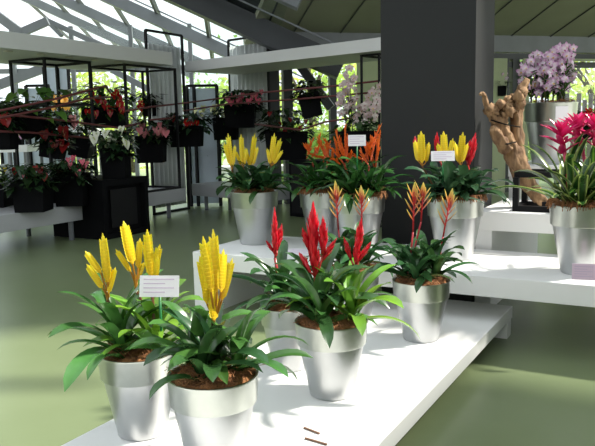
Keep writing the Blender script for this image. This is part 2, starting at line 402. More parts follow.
def bract(mb, p, d, L, wd, nr, cb, ct, curl=0.3, ns=5):
    p, d, nr = V(p), V(d).normalized(), V(nr); nr = (nr - d*nr.dot(d)).normalized(); sd = d.cross(nr)
    vs, cs, fs = [], [], []
    for i in range(ns+1):
        t = i/ns; wv = wd*0.5*(0.55+1.4*t-1.95*t**2.2 if t < 0.98 else 0.02); wv = max(wv, wd*0.02)
        q = p + d*(L*t) + nr*(L*curl*t*t)
        tt = t**1.6; c = tuple(cb[k]*(1-tt)+ct[k]*tt for k in range(3))
        vs += [q - sd*wv + nr*wv*0.35, q - nr*wv*0.15, q + sd*wv + nr*wv*0.35]; cs += [c]*3
    for i in range(ns):
        for j in (0, 1): a = i*3+j; fs.append((a, a+1, a+4, a+3))
    mb.add(vs, fs, cs)
def blade(mb, p, q, wd, cb, ct, nb=12, thick=0.3, face=None, free=True, rnd=random):
    """flattened feather-like spike of overlapping bracts from p to q"""
    p, q = V(p), V(q); d = (q-p); L = d.length; d.normalize()
    f = V(face) if face else -FWD + RGT*rnd.uniform(-0.5, 0.5)
    f = (f - d*f.dot(d)).normalized(); sd = d.cross(f)
    vs, fs, cs = [], [], []
    def st(t, k):
        e = max(0.05, 1.62*max(0.02, t)**0.48*(1-min(t, 0.998))**0.62)
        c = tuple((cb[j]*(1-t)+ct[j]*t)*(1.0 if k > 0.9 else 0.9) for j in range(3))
        o = p + d*(L*t); a = wd*0.5*e*k; b = wd*0.5*e*thick*k
        vs.extend([o-sd*a, o-sd*a*0.55+f*b*0.8, o+f*b, o+sd*a*0.55+f*b*0.8, o+sd*a, o+sd*a*0.55-f*b*0.8, o-f*b, o-sd*a*0.55-f*b*0.8]); cs.extend([c]*8)
    for i in range(nb):
        st(i/nb, 0.74); st((i+0.9)/nb, 1.0)
    st(1, 1)
    for i in range(1, nb-2 if free else 0):                      # free bract tips along both edges
        t = i/nb; e = 1.62*t**0.48*(1-t)**0.62*wd*0.5
        for sg in (1, -1):
            c = tuple((cb[j]*(1-t)+ct[j]*t)*rnd.uniform(0.85, 1.1) for j in range(3))
            bract(mb, p + d*(L*t) + sd*sg*e*0.45, d + sd*sg*0.55, min(L/nb*1.7, L*(0.97-t)), wd*0.38, f+sd*sg*0.3, c, ct, curl=0.05, ns=3)
    n = len(vs)//8
    for i in range(n-1):
        for j in range(8): fs.append((i*8+j, i*8+(j+1) % 8, (i+1)*8+(j+1) % 8, (i+1)*8+j))
    mb.add(vs, fs, cs)
def spiral_spike(mb, p, q, wd, cb, ct, n=26, rnd=random, L=0.05, bw=0.022, open_=0.55):
    p, q = V(p), V(q); d = (q-p); LL = d.length; d.normalize(); a = d.orthogonal().normalized(); b = d.cross(a)
    mb.tube([p, p+(q-p)*0.5, q], [wd*0.16, wd*0.2, 0.001], 6, cols=[cb, cb, ct])
    for i in range(n):
        t = (i+0.5)/n; th = i*2.4; r = a*math.cos(th) + b*math.sin(th)
        prof = math.sin(PI*min(1, 0.18+0.82*t**0.8))
        o = p + d*(LL*t*0.93) + r*wd*0.14*prof
        bract(mb, o, d + r*open_*(0.4+prof), L*(0.65+0.5*prof), bw*(0.6+0.6*prof), -r, jit(cb, rnd, 0.15), jit(ct, rnd, 0.15), curl=0.25)
def fan_spike(mb, p, q, cb, ct, n=8, L=0.085, bw=0.02, rnd=random):
    """thin stalk with pointed two-tone bracts held alternately left and right"""
    p, q = V(p), V(q); d = q-p; LL = d.length; d.normalize(); f = (-FWD+RGT*rnd.uniform(-.4, .4)); sd = d.cross(f).normalized()
    mb.tube([p, q-d*LL*0.2], [0.006, 0.004], 6, cols=[cb, cb])
    for i in range(n):
        t = 0.22 + 0.5*i/n; s = 1 if i % 2 else -1
        bract(mb, p+d*(LL*t), d*0.8 + sd*s*(0.75-0.3*t) - FWD*rnd.uniform(-0.3, 0.3), L*(0.8+0.35*rnd.random()), bw, -sd*s, jit(cb, rnd, 0.12), jit(ct, rnd, 0.1), curl=0.12)
    bract(mb, p+d*LL*0.62, d, LL*0.38, bw*1.15, f, cb, ct, curl=0.02)
    bract(mb, p+d*LL*0.55, d+sd*0.18, LL*0.34, bw, f, cb, ct, curl=0.02)
def stalk(mb, p, q, r=0.006, col=(0.16, 0.07, 0.03)):
    mb.tube([p, (V(p)+V(q))/2+RGT*0.004, q], r, 6, cols=[col]*3)
def pot(c, D, h, name, label, cat, group=None, n=48):
    c = V(c); t = thing(name, c, label, cat, group); R = D/2
    m = MB(); m.lathe([(R*0.58, 0), (R*0.615, 0.004), (R*0.63, 0.02), (R*0.90, h*0.715), (R*0.90, h*0.9), (R*0.55, h*0.9)], c, n)
    pt = m.build('pot', M['pot'], t, smooth=True); sm(pt)
    m = MB(); m.lathe([(R*0.89, h*0.70), (R*0.945, h*0.705), (R*0.955, h*0.715), (R*0.99, h*0.975), (R*1.0, h*0.985), (R*1.0, h*0.997), (R*0.985, h), (R*0.955, h*0.997), (R*0.94, h*0.98), (R*0.92, h*0.90), (R*0.89, h*0.70)], c, n)
    r = m.build('rim_band', M['rim'], pt, smooth=True); sm(r)
    return t
def sm(o):
    o.data.update()
    if hasattr(o.data, 'set_sharp_from_angle'): o.data.set_sharp_from_angle(angle=math.radians(35))
def coir(t, c, D, h, rnd, spill=0.0):
    c = V(c); R = D/2*0.93; m = MB(); vs, fs = [], []; nr, na = 7, 36
    for i in range(nr+1):
        for j in range(na):
            a = 2*PI*j/na; r = R*i/nr
            z = h*0.985 + 0.022*(noise.noise(V((c.x+r*math.cos(a), c.y+r*math.sin(a), 0))*14)) + 0.02*(1-i/nr)
            if i == nr: z -= 0.02
            vs.append(c+V((r*math.cos(a), r*math.sin(a), z)))
    for i in range(nr):
        for j in range(na): fs.append((i*na+j, i*na+(j+1) % na, (i+1)*na+(j+1) % na, (i+1)*na+j))
    m.add(vs, fs)
    for k in range(230):
        a = rnd.uniform(0, 6.28); r = R*math.sqrt(rnd.random())*(1.04 if spill else 0.98); p = c+V((r*math.cos(a), r*math.sin(a), h*0.99+rnd.uniform(0, 0.02)))
        b = rnd.uniform(0, 6.28); l = rnd.uniform(0.02, 0.055); d = V((math.cos(b), math.sin(b), rnd.uniform(-0.2, 0.6)))*l
        m.tube([p, p+d*0.5+V((0, 0, 0.012)), p+d], 0.0014, 3, cap=False)
    if spill:
        for k in range(int(260*spill)):
            a = rnd.uniform(0, 6.28); r = D/2*0.97; p = c+V((r*math.cos(a), r*math.sin(a), h*0.99+rnd.uniform(0, 0.02)))
            o = V((math.cos(a), math.sin(a), 0)); l = rnd.uniform(0.02, 0.05)
            m.tube([p-o*0.04+V((0, 0, 0.01)), p+o*0.012+V((0, 0, 0.014)), p+o*(0.018+rnd.uniform(0, 0.012))-V((0, 0, l*0.6))], 0.0032, 3, cap=False)
    m.build('coir_fibre', M['coir'], t)
GREEN = (0.055, 0.15, 0.032); DARKG = (0.034, 0.095, 0.030); BRIGHT = (0.15, 0.32, 0.035)
YB, YT = (0.84, 0.54, 0.012), (0.92, 0.78, 0.02)
RB, RT = (0.55, 0.008, 0.02), (0.72, 0.012, 0.03)
def plant(t, c, rnd, n, L, wd, col, edge=None, **k):
    L *= 1.22; wd *= 1.32; n = max(8, int(n*0.85)); k.setdefault('el', (0.45, 1.35)); k.setdefault('droop', (1.1, 2.1))
    m = MB(); rosette(m, c, n, L, wd, rnd, col, edge, **k); return m.build('bromeliad_foliage', M['leaf'], t, smooth=True)
PD = 0.355; PH = 0.37
def soil(c, dx, dy, h): return V(c) + V((dx, dy, h*0.93))

# front yellow pair
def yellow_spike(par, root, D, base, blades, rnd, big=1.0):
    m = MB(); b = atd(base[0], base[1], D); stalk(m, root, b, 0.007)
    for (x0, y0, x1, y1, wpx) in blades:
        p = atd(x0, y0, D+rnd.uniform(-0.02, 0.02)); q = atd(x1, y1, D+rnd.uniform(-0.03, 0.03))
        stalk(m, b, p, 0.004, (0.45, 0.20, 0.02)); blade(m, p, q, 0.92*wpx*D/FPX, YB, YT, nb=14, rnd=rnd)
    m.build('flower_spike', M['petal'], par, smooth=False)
rnd = random.Random(11)
c = V((-2.03, 2.19, 0.2))
t = pot(c, 0.345, PH, 'potted_bromeliad', 'silver pot of yellow feather-spiked bromeliads at the left front behind a white label', 'potted plant', 'silver pots of bromeliads')
coir(t, c, 0.345, PH, rnd)
D = depth(c+V((0, 0, PH)))
for (dx, dy, n, L, wd, col, base, blades) in (
    (-0.075, -0.03, 16, 0.33, 0.048, GREEN, (107.5, 300), [(108,282,102.5,233,14.5), (101,273,85,251,9), (102.5,288,86.5,264,10), (107,284,109.5,264,8), (108.5,293,115.5,267,8)]),
    (0.03, 0.08, 14, 0.28, 0.044, BRIGHT, (135.5, 288), [(132.5,264,123.5,221,14), (131,272,115.5,249,6.5), (138,268,140,238,11), (137,280,144,262,7)]),
    (0.085, 0.0, 14, 0.27, 0.044, BRIGHT, (152, 290), [(151,276,147,229,11), (152,279,160,244,9), (150,276,145,240,8), (155,282,158,256,8)]),
    (0.0, -0.10, 11, 0.22, 0.04, GREEN, None, None)):
    root = soil(c, dx, dy, PH); f = plant(t, root, rnd, n, L, wd, col)
    if blades: yellow_spike(f, root+V((0, 0, 0.05)), D+dy*0.8, base, blades, rnd)
rnd = random.Random(12)
c = V((-1.565, 2.09, 0.2))
t = pot(c, 0.352, PH, 'potted_bromeliad', 'silver pot nearest the viewer with one dense clump of yellow spikes', 'potted plant', 'silver pots of bromeliads')
coir(t, c, 0.352, PH, rnd)
D = depth(c+V((0, 0, PH)))
for (dx, dy, n, L, wd, col, base, blades) in (
    (0.0, 0.0, 16, 0.27, 0.048, DARKG, (213, 322), [(211,292,203,236,12), (217,292,213,229,14), (208,298,199.5,256,11), (221,292,223.5,249,11), (222,300,232.5,258,11), (214,320,212.5,282,15), (207,304,204,262,10)]),
    (0.08, 0.05, 14, 0.27, 0.046, GREEN, None, None), (-0.09, 0.02, 14, 0.27, 0.046, GREEN, None, None), (0.02, -0.09, 10, 0.2, 0.042, DARKG, None, None)):
    root = soil(c, dx, dy, PH); f = plant(t, root, rnd, n, L, wd, col)
    if blades: yellow_spike(f, root+V((0, 0, 0.05)), D-0.01, base, blades, rnd)
# red bromeliads
def red_spike(par, root, D, base, blades, rnd):
    m = MB(); b = atd(base[0], base[1], D); stalk(m, root, b, 0.008, (0.35, 0.02, 0.02))
    for (x0, y0, x1, y1, wpx) in blades:
        p = atd(x0, y0, D+rnd.uniform(-0.02, 0.02)); q = atd(x1, y1, D+rnd.uniform(-0.03, 0.03)); L = (q-p).length
        stalk(m, b, p, 0.005, (0.4, 0.02, 0.02)); wd = wpx*D/FPX
        blade(m, p, q, wd*0.75, RB, RT, nb=10, thick=0.5, free=False, rnd=rnd)
        spiral_spike(m, p, q, wd, RB, RT, n=max(12, int(L/0.006)), rnd=rnd, L=wd*0.85, bw=wd*0.34, open_=0.42)
    m.build('flower_spike', M['wax'], par, smooth=True)
rnd = random.Random(13)
c = V((-1.487, 2.95, 0.2))
t = pot(c, PD, PH, 'potted_bromeliad', 'silver pot with two scarlet bromeliad spikes in the middle of the lowest platform', 'potted plant', 'silver pots of bromeliads')
coir(t, c, PD, PH, rnd); D = depth(c+V((0, 0, PH)))
for (dx, dy, n, L, wd, col, base, blades) in (
    (-0.06, -0.02, 17, 0.33, 0.056, DARKG, (315, 277), [(313,258,313,206,17), (323,254,323,220,13), (310,272,300.5,255,10), (309,250,303,230,9), (321,262,335.5,240,9), (315,274,314,242,15)]),
    (0.10, 0.03, 15, 0.30, 0.05, BRIGHT, (355, 272), [(357,255,361,220,11), (351,260,344.5,239,8), (358,262,370,243,8), (356,266,357,240,10)]),
    (0.0, -0.11, 11, 0.25, 0.046, GREEN, None, None), (-0.02, 0.1, 9, 0.26, 0.05, DARKG, None, None)):
    root = soil(c, dx, dy, PH); f = plant(t, root, rnd, n, L, wd, col)
    if blades: red_spike(f, root+V((0, 0, 0.05)), D+dy*0.8, base, blades, rnd)
rnd = random.Random(14)
c = V((-1.865, 3.19, 0.2)); D4 = 0.31
t = pot(c, D4, 0.35, 'potted_bromeliad', 'small silver pot with one slim red spike, left of and behind the scarlet pair', 'potted plant', 'silver pots of bromeliads')
coir(t, c, D4, 0.35, rnd); D = depth(c+V((0, 0, PH)))
for (dx, dy, n, L, wd, col, base, blades) in ((-0.05, 0.0, 17, 0.31, 0.048, DARKG, (275, 258), [(275,250,274.5,208,9), (277,250,281.5,226,9), (273.5,252,267,242,6), (275,254,276,234,10)]), (0.06, -0.03, 12, 0.26, 0.046, GREEN, None, None)):
    root = soil(c, dx, dy, 0.35); f = plant(t, root, rnd, n, L, wd, col)
    if blades: red_spike(f, root+V((0, 0, 0.05)), D, base, blades, rnd)
# two-tone bromeliads
TB, TT = (0.48, 0.02, 0.03), (0.88, 0.80, 0.16)
def two_tone(par, root, D, spikes, rnd):
    for (x0, y0, x1, y1) in spikes:
        m = MB(); p = atd(x0, y0, D+rnd.uniform(-0.03, 0.03)); q = atd(x1, y1, D+rnd.uniform(-0.03, 0.03)); stalk(m, root, p, 0.006, TB)
        fan_spike(m, p, q, TB, TT, n=7, L=0.105, bw=0.031, rnd=rnd); m.build('flower_spike', M['petal'], par, smooth=True)
for (c, sd_, label, spikes) in (
    (V((-1.395, 3.99, 0.2)), 15, 'silver pot with slender red and yellow tipped spikes at the right of the lowest platform', [(413,232,414.5,182), (421,222,423.5,182), (443,237,452.5,188)]),
    (V((-1.93, 4.17, 0.2)), 16, 'silver pot of red and yellow tipped spikes mostly hidden behind the scarlet bromeliads', [(338.5,230,335,180), (362,226,361,185)])):
    rnd = random.Random(sd_)
    t = pot(c, 0.35, PH, 'potted_bromeliad', label, 'potted plant', 'silver pots of bromeliads'); coir(t, c, 0.35, PH, rnd); D = depth(c+V((0, 0, PH)))
    for k, (dx, dy) in enumerate(((-0.09, 0.0), (0.08, 0.03), (0.0, -0.09), (0.0, 0.1))):
        root = soil(c, dx, dy, PH); f = plant(t, root, rnd, 13, 0.26, 0.042, DARKG if k % 2 else (0.03, 0.09, 0.03), el=(0.45, 1.35))
        if k == 0: two_tone(f, root+V((0, 0, 0.05)), D, spikes[:-1], rnd)
        if k == 1: two_tone(f, root+V((0, 0, 0.05)), D, spikes[-1:], rnd)
# large pots on the middle platform
LD, LH = 0.425, 0.46
rnd = random.Random(17); c = V((-3.30, 5.10, 0.5))
t = pot(c, LD, LH, 'potted_bromeliad', 'large silver pot of upright yellow bromeliads at the left end of the middle platform', 'potted plant', 'silver pots of bromeliads')
coir(t, c, LD, LH, rnd); D = depth(c+V((0, 0, LH)))
for k, (dx, dy, base, blades) in enumerate((
    (-0.13, -0.03, (231.5, 170), [(231,166,228,133,5.5), (230,165,224,142,4), (233,166,235,144,4)]),
    (-0.03, -0.02, (243, 167), [(242.5,164,241,134,5.5), (241,165,235,150,4), (244,165,247,148,4)]),
    (0.04, 0.03, (251, 168), [(251,165,255,133,5.5), (250,166,245,147,4), (253,165,258,146,4)]),
    (0.13, 0.0, (271, 166), [(271,163,274.5,133,6), (273,163,281,138,5.5), (270,164,267,148,4), (274,164,283,150,4)]),
    (0.0, -0.13, None, None), (0.0, 0.13, None, None))):
    root = soil(c, dx, dy, LH); f = plant(t, root, rnd, 12, 0.27, 0.05, DARKG, el=(0.4, 1.2))
    if blades: yellow_spike(f, root+V((0, 0, 0.05)), D+dy, base, blades, rnd)
# orange pair
OB, OT = (0.62, 0.075, 0.012), (0.86, 0.20, 0.015)
def orange_clump(par, root, D, base, tips, rnd):
    m = MB(); b = atd(base[0], base[1], D); stalk(m, root, b, 0.008, (0.35, 0.05, 0.02))
    tips = list(tips) + [(x + rnd.uniform(-7, 7), y + rnd.uniform(5, 16)) for (x, y) in tips]
    for (x, y) in tips:
        p = b + V((rnd.uniform(-0.05, 0.05), rnd.uniform(-0.05, 0.05), rnd.uniform(-0.02, 0.05))); q = atd(x, y, D+rnd.uniform(-0.05, 0.05))
        blade(m, p, q, 0.026, OB, OT, nb=11, thick=0.5, free=False, rnd=rnd)
        for s in (0.3, 0.4, 0.5, 0.6, 0.7, 0.8):
            o = p.lerp(q, s); bract(m, o, (q-p).normalized()+RGT*rnd.uniform(-0.6, 0.6)-FWD*rnd.uniform(0, 0.4), 0.055, 0.015, -FWD, OB, OT, curl=0.1)
    m.build('flower_spike', M['petal'], par, smooth=False)
for (c, sd_, label, cl) in (
    (V((-2.72, 5.30, 0.5)), 18, 'large silver pot of orange bromeliads behind and left of its twin', [(-0.12, 0, (313,158), [(306,146), (313,138), (317,150)]), (0.02, -0.05, (328,162), [(318,133), (325,138), (321,146), (330,142)]), (0.12, 0.05, None, None), (0, 0.13, None, None)]),
    (V((-2.29, 5.06, 0.5)), 19, 'large silver pot of orange bromeliads with a white label in front of the charcoal pillar', [(-0.08, 0.05, (344,163), [(335,129), (345,123), (339,140), (351,138), (331,147)]), (0.07, 0.0, (369,166), [(382,123), (372,135), (365,139), (377,131), (360,150)]), (0.0, -0.12, None, None), (-0.02, 0.14, None, None), (0.14, 0.05, None, None)])):
    rnd = random.Random(sd_)
    t = pot(c, LD, LH, 'potted_bromeliad', label, 'potted plant', 'silver pots of bromeliads'); coir(t, c, LD, LH, rnd, 0.8); D = depth(c+V((0, 0, LH)))
    for (dx, dy, base, tips) in cl:
        root = soil(c, dx, dy, LH); f = plant(t, root, rnd, 15, 0.34, 0.042, (0.03, 0.10, 0.022), el=(0.4, 1.2))
        if tips: orange_clump(f, root+V((0, 0, 0.05)), D+dy, base, tips, rnd)
# yellow and red pot beside the pillar corner
rnd = random.Random(20); c = V((-1.52, 5.10, 0.5))
t = pot(c, LD, LH, 'potted_bromeliad', 'large silver pot of mixed yellow and crimson bromeliads below the pillar corner', 'potted plant', 'silver pots of bromeliads')
coir(t, c, LD, LH, rnd, 0.6); D = depth(c+V((0, 0, LH)))
CB, CT = (0.50, 0.01, 0.05), (0.62, 0.012, 0.06)
for (dx, dy, kind, base, blades) in (
    (-0.13, -0.02, 'y', (422, 166), [(422,163,421,131,10), (418,161,415,140,7), (426,162,429,142,7)]),
    (-0.02, -0.03, 'y', (445, 166), [(445,163,443.5,131,9), (442,162,437.5,143,6), (448,162,453,138,6)]),
    (0.08, -0.02, 'y', (460.5, 166), [(460,163,463,132,8), (458,162,455,142,6), (462,162,468,143,6)]),
    (0.13, 0.08, 'r', (468, 166), [(468,166,475,136,11), (466,160,470,142,8)]),
    (-0.02, 0.12, 'r', (436, 155), [(436,152,437,134,7), (415,150,415,138,6)]),
    (0.0, -0.15, None, None, None)):
    root = soil(c, dx, dy, LH); f = plant(t, root, rnd, 13, 0.27, 0.05, (0.035, 0.09, 0.04), el=(0.4, 1.2))
    if kind == 'y': yellow_spike(f, root+V((0, 0, 0.05)), D+dy, base, blades, rnd)
    if kind == 'r': red_spike(f, root+V((0, 0, 0.05)), D+dy, base, blades, rnd)
# magenta star bromeliads
rnd = random.Random(21); c = V((-0.60, 4.92, 0.5))
t = pot(c, 0.44, LH, 'potted_bromeliad', 'large silver pot of magenta star bromeliads with striped leaves at the right edge', 'potted plant', 'silver pots of bromeliads')
coir(t, c, 0.44, LH, rnd, 0.4); D = depth(c+V((0, 0, LH)))
MB_, MT = (0.50, 0.01, 0.10), (0.72, 0.04, 0.20)
def star_head(par, root, top, rnd):
    m = MB(); top = V(top); m.tube([root, root.lerp(top, 0.5)+V((0.006, 0, 0)), top], [0.011, 0.011, 0.014], 8, cols=[(0.3, 0.1, 0.06), (0.5, 0.02, 0.08), (0.5, 0.02, 0.08)])
    for tier, (zz, el, n, L) in enumerate(((-0.13, 0.8, 4, 0.10), (-0.07, 0.6, 6, 0.12), (-0.02, 0.75, 6, 0.12), (0.0, 1.05, 5, 0.095), (0.005, 1.35, 3, 0.07))):
        for i in range(n):
            a = 2*PI*i/n + tier*0.5 + rnd.uniform(-0.15, 0.15); r = V((math.cos(a), math.sin(a), 0))
            bract(m, top + V((0, 0, zz)) + r*0.008, r*math.cos(el)+V((0, 0, math.sin(el))), 1.3*L*rnd.uniform(0.85, 1.1), 0.05, r*-0.3+V((0, 0, 1)), jit(MB_, rnd, 0.12), jit(MT, rnd, 0.15), curl=-0.18)
    m.build('flower_head', M['wax'], par, smooth=True)
CREAM = (0.36, 0.46, 0.12)
for k, (dx, dy, hx, hy, L) in enumerate(((-0.08, -0.04, 562, 127, 0.36), (0.04, 0.06, 578, 120, 0.36), (0.16, 0.0, 597, 121, 0.36), (0.0, -0.14, None, 0, 0.30), (-0.14, 0.06, None, 0, 0.46))):
    root = soil(c, dx, dy, LH); f = plant(t, root, rnd, 14, L, 0.04, (0.022, 0.075, 0.016), (CREAM, 'margin') if k != 1 else (BRIGHT, 'mid'), el=(0.45, 1.45), droop=(0.7, 1.5))
    if hx: star_head(f, root, atd(hx, hy+7, D+dy), rnd)
# orchids in the big pot on the highest step
rnd = random.Random(22); c = V((-1.19, 7.05, 1.08))
OD = 0.49
t = pot(c, OD, 0.60, 'potted_orchid', 'tall silver pot of purple and white orchids on the highest white step', 'potted plant')
coir(t, c, OD, 0.60, rnd)
def blossom_mesh(name, cb, ct, cc, R=0.05):
    m = MB()
    for i in range(5):
        a = 2*PI*i/5 + PI/2; d = V((math.cos(a), 0.25, math.sin(a)))
        bract(m, (0, 0, 0), d, R*(1 if i % 2 == 0 else 1.05), R*(1.0 if i in (1, 4) else 0.7), V((0, -1, 0)), cb, ct, curl=0.1, ns=4)
    bract(m, (0, -0.004, 0), V((0, -0.6, -0.8)), R*0.55, R*0.5, V((0, -1, 0.3)), cc, ct, curl=0.25, ns=4)
    me = bpy.data.meshes.new(name); me.from_pydata(m.v, [], m.f); a_ = me.color_attributes.new('hue', 'FLOAT_COLOR', 'POINT')
    a_.data.foreach_set('color', [x for q in m.c for x in (*q, 1.0)]); me.polygons.foreach_set('use_smooth', [True]*len(me.polygons)); me.materials.append(M['petal'])
    return me
def put(me, name, parent, loc, rotz, tilt, sc):
    o = bpy.data.objects.new(name, me); COL.objects.link(o); o.parent = parent
    o.matrix_parent_inverse = Matrix.Translation(-world_loc(parent))
    o.matrix_basis = Matrix.Translation(loc) @ Matrix.Rotation(rotz, 4, 'Z') @ Matrix.Rotation(tilt, 4, 'X') @ Matrix.Scale(sc, 4)
    return o
purp = [blossom_mesh('orchid_blossom', (0.88, 0.80, 0.85), (0.50, 0.12, 0.43), (0.75, 0.55, 0.15)), blossom_mesh('orchid_blossom', (0.92, 0.88, 0.90), (0.62, 0.28, 0.56), (0.35, 0.03, 0.20))]
D = depth(c+V((0, 0, 0.6)))
def cane(t, root, top, rnd, meshes, nb, span, leafc=DARKG, R=0.06, leaves=6, nm='orchid_cane', facing=YAW):
    m = MB(); root, top = V(root), V(top); mid = root.lerp(top, 0.5)+V((rnd.uniform(-.02, .02), rnd.uniform(-.02, .02), 0))
    m.tube([root, mid, top], [0.009, 0.008, 0.004], 6, cols=[(0.10, 0.13, 0.04)]*3)
    for i in range(leaves):
        s = 0.15+0.5*i/leaves; leaf(m, root.lerp(top, s), rnd.uniform(0, 6.28), 0.15, 0.035, 0.7, 1.0, rnd, jit(leafc, rnd, 0.3), ns=5)
    o = m.build(nm, M['leaf'], t, smooth=True)
    for i in range(nb):
        s = 1-span*(i+0.5)/nb; a = i*2.4+rnd.uniform(-.4, .4)
        p = root.lerp(top, s) + V((math.cos(a), math.sin(a), 0))*R*(0.5+0.7*math.sqrt((i+1)/nb)) + V((0, 0, rnd.uniform(-.02, .02)))
        put(meshes[i % len(meshes)], 'blossom', o, p, facing + rnd.uniform(-1.0, 1.0) , rnd.uniform(-0.4, 0.4), rnd.uniform(0.85, 1.15))
for (x, y, dd) in ((533, 53, 0.02), (526, 60, -0.05), (541, 60, 0.08), (549, 50, -0.04), (555, 47, 0.05), (546, 62, -0.1), (562, 44, 0.06), (569, 46, -0.02), (566, 55, 0.1)):
    top = atd(x, y, D+dd); root = c + V(((top.x-c.x)*0.75, (top.y-c.y)*0.75, 0.57))
    if (root-c).xy.length > 0.18: root = c + V((*((root-c).xy.normalized()*0.18), 0.57))
    cane(t, root, top, rnd, purp, 13, 0.72, leaves=12, leafc=(0.05, 0.12, 0.03))
# ------------------------------------------------------------ label cards
def card(p, wd, h, yaw, tilt, label, stick=0.0, scol='greenplastic', lines=4, cmat='card', pcol='print'):
    p = V(p); t = thing('plant_label', p, label, 'label', 'plant labels')
    R_ = Matrix.Rotation(yaw, 3, 'Z') @ Matrix.Rotation(tilt, 3, 'X')
    ex, ey, ez = R_ @ V((1, 0, 0)), R_ @ V((0, 0, 1)), R_ @ V((0, -1, 0))
    m = MB(); m.obox(p - ex*wd/2 - ez*0.001, ex*wd, ey*h, ez*0.002); m.build('card', M[cmat], t)
    m = MB()
    for i in range(lines):
        y = h*(0.80-0.6*i/max(1, lines-1)); l = wd*(0.78 if i % 2 == 0 else 0.55)
        m.obox(p - ex*wd*0.4 + ey*y + ez*0.0011, ex*l, ey*h*0.045, ez*0.0006)
    o = m.build('print', M[pcol], t); o['kind'] = 'stuff'
    if stick:
        m = MB(); m.tube([p - ez*0.006 + ey*h*0.3, p - ez*0.006 - V((0, 0, stick))], 0.0055, 8); m.build('stick', M[scol], t, smooth=True)
card(atd(159, 297, 2.86), 0.165, 0.088, YAW-0.1, -0.25, 'white card on a green stick in the front yellow bromeliads', 0.26)
card(atd(357, 146, 5.35), 0.135, 0.085, YAW-0.1, -0.15, 'small white card standing among the orange spikes', 0.2)
card(atd(443, 161, 5.1), 0.17, 0.075, YAW-0.1, -0.3, 'small white card among the yellow and crimson bromeliads', 0.15)
card(V((-2.68, 4.75, 0.503)), 0.30, 0.17, 0.05, -1.5, 'printed sheet lying flat on the middle platform beside the yellow pot', lines=5)
card(atd(583.5, 280, 4.28), 0.135, 0.10, YAW-0.3, -0.05, 'pink printed card leaning on the pot of magenta star bromeliads', lines=5, cmat='pinkcard')
_a = math.atan2(-7.05, 1.19) + 0.42
card(V((-1.19, 7.05, 1.08)) + V((math.cos(_a), math.sin(_a), 0))*0.243 + V((0, 0, 0.44)), 0.12, 0.12, _a + PI/2, -0.0, 'white square sheet stuck on the tall orchid pot', lines=0)
for (x0, y0, x1, y1, lab) in ((304, 427.5, 319.5, 433.5, 'thin brown twig lying on the lowest platform, the farther of the two'), (305, 438, 327, 444.5, 'thin brown twig lying on the lowest platform, the nearer of the two')):
    m = MB(); m.bar(atz(x0, y0, 0.2045), atz(x1, y1, 0.2045), 0.007, 0.007); tag(m.build('twig', M['bin']), lab, 'twig', 'twigs on the platform')

# ------------------------------------------------------------ driftwood on its stand
t = thing('driftwood_stand', (-1.10, 5.8, 0.8), 'low black square tube stand under the driftwood on the third step', 'stand')
a = V((-1.225, 5.66, 0.8)); q = 0.045
for dx in (0, 0.5):
    for dy in (0, 0.34):
        m = MB(); m.box((a.x+dx, a.y+dy, 0.8), (a.x+dx+q, a.y+dy+q, 1.07)); m.build('post', M['blackmetal'], t)
for z in (0.8, 1.07-q+0.045):
    for (b0, b1) in (((a.x+q, a.y, z), (a.x+0.5, a.y+q, z+q)), ((a.x+q, a.y+0.34, z), (a.x+0.5, a.y+0.34+q, z+q)), ((a.x, a.y+q, z), (a.x+q, a.y+0.34, z+q)), ((a.x+0.5, a.y+q, z), (a.x+0.5+q, a.y+0.34, z+q))):
        m = MB(); m.box(b0, b1); m.build('rail', M['blackmetal'], t)
DW = 5.75
rnd = random.Random(31)
t = thing('driftwood', atd(515, 168, DW), 'gnarled tan driftwood trunk with a hooked side branch beside the charcoal pillar', 'driftwood')
def gnarl(pts, rads, n=24, sub=8, amp=0.42, sd_=0):
    P_ = [atd(x, y, DW+d) for x, y, d in pts]; m = MB(); C_, R_ = [], []
    for i in range(len(P_)-1):
        for k in range(sub): C_.append(P_[i].lerp(P_[i+1], k/sub)); R_.append(rads[i]+(rads[i+1]-rads[i])*k/sub)
    C_.append(P_[-1]); R_.append(rads[-1])
    for it in range(2): C_ = [C_[0]] + [(C_[i-1]+C_[i]*2+C_[i+1])/4 for i in range(1, len(C_)-1)] + [C_[-1]]
    m.tube(C_, R_, n)
    for i, v in enumerate(m.v):
        k, j = divmod(i, n); v = V(v); c = C_[k]; a = 2*PI*j/n
        f = 1 + 0.16*noise.noise(V((math.cos(a)*6, math.sin(a)*6, k*0.12+sd_))) + amp*noise.noise(V((math.cos(a)*1.6, math.sin(a)*1.6, k*0.22+sd_))) + amp*0.6*noise.noise(V((math.cos(a)*3.5+9, math.sin(a)*3.5, k*0.5+sd_)))
        m.v[i] = tuple(c + (v-c)*f)
    return m
main = gnarl([(545, 206, 0.1), (531, 188, 0.05), (518, 165, 0), (509, 145, 0), (500, 127, 0), (498, 116, 0.02), (501, 109, 0.05), (504, 104, 0.05)], [0.045, 0.06, 0.078, 0.072, 0.058, 0.066, 0.062, 0.045]).build('trunk', M['wood'], t, smooth=True)
gnarl([(522, 170, 0.06), (518, 145, 0.06), (516, 118, 0.05), (517, 103, 0.06), (522, 90, 0.07), (527, 79, 0.08)], [0.05, 0.05, 0.046, 0.05, 0.045, 0.02], sd_=5).build('branch', M['wood'], t, smooth=True)
gnarl([(503, 124, -0.02), (494, 119, -0.06), (488, 111, -0.08), (485.5, 103, -0.1), (484.5, 96, -0.12), (482, 93.5, -0.13), (480, 94.5, -0.14)], [0.05, 0.032, 0.024, 0.019, 0.017, 0.016, 0.010], sd_=9).build('hooked_branch', M['wood'], t, smooth=True)
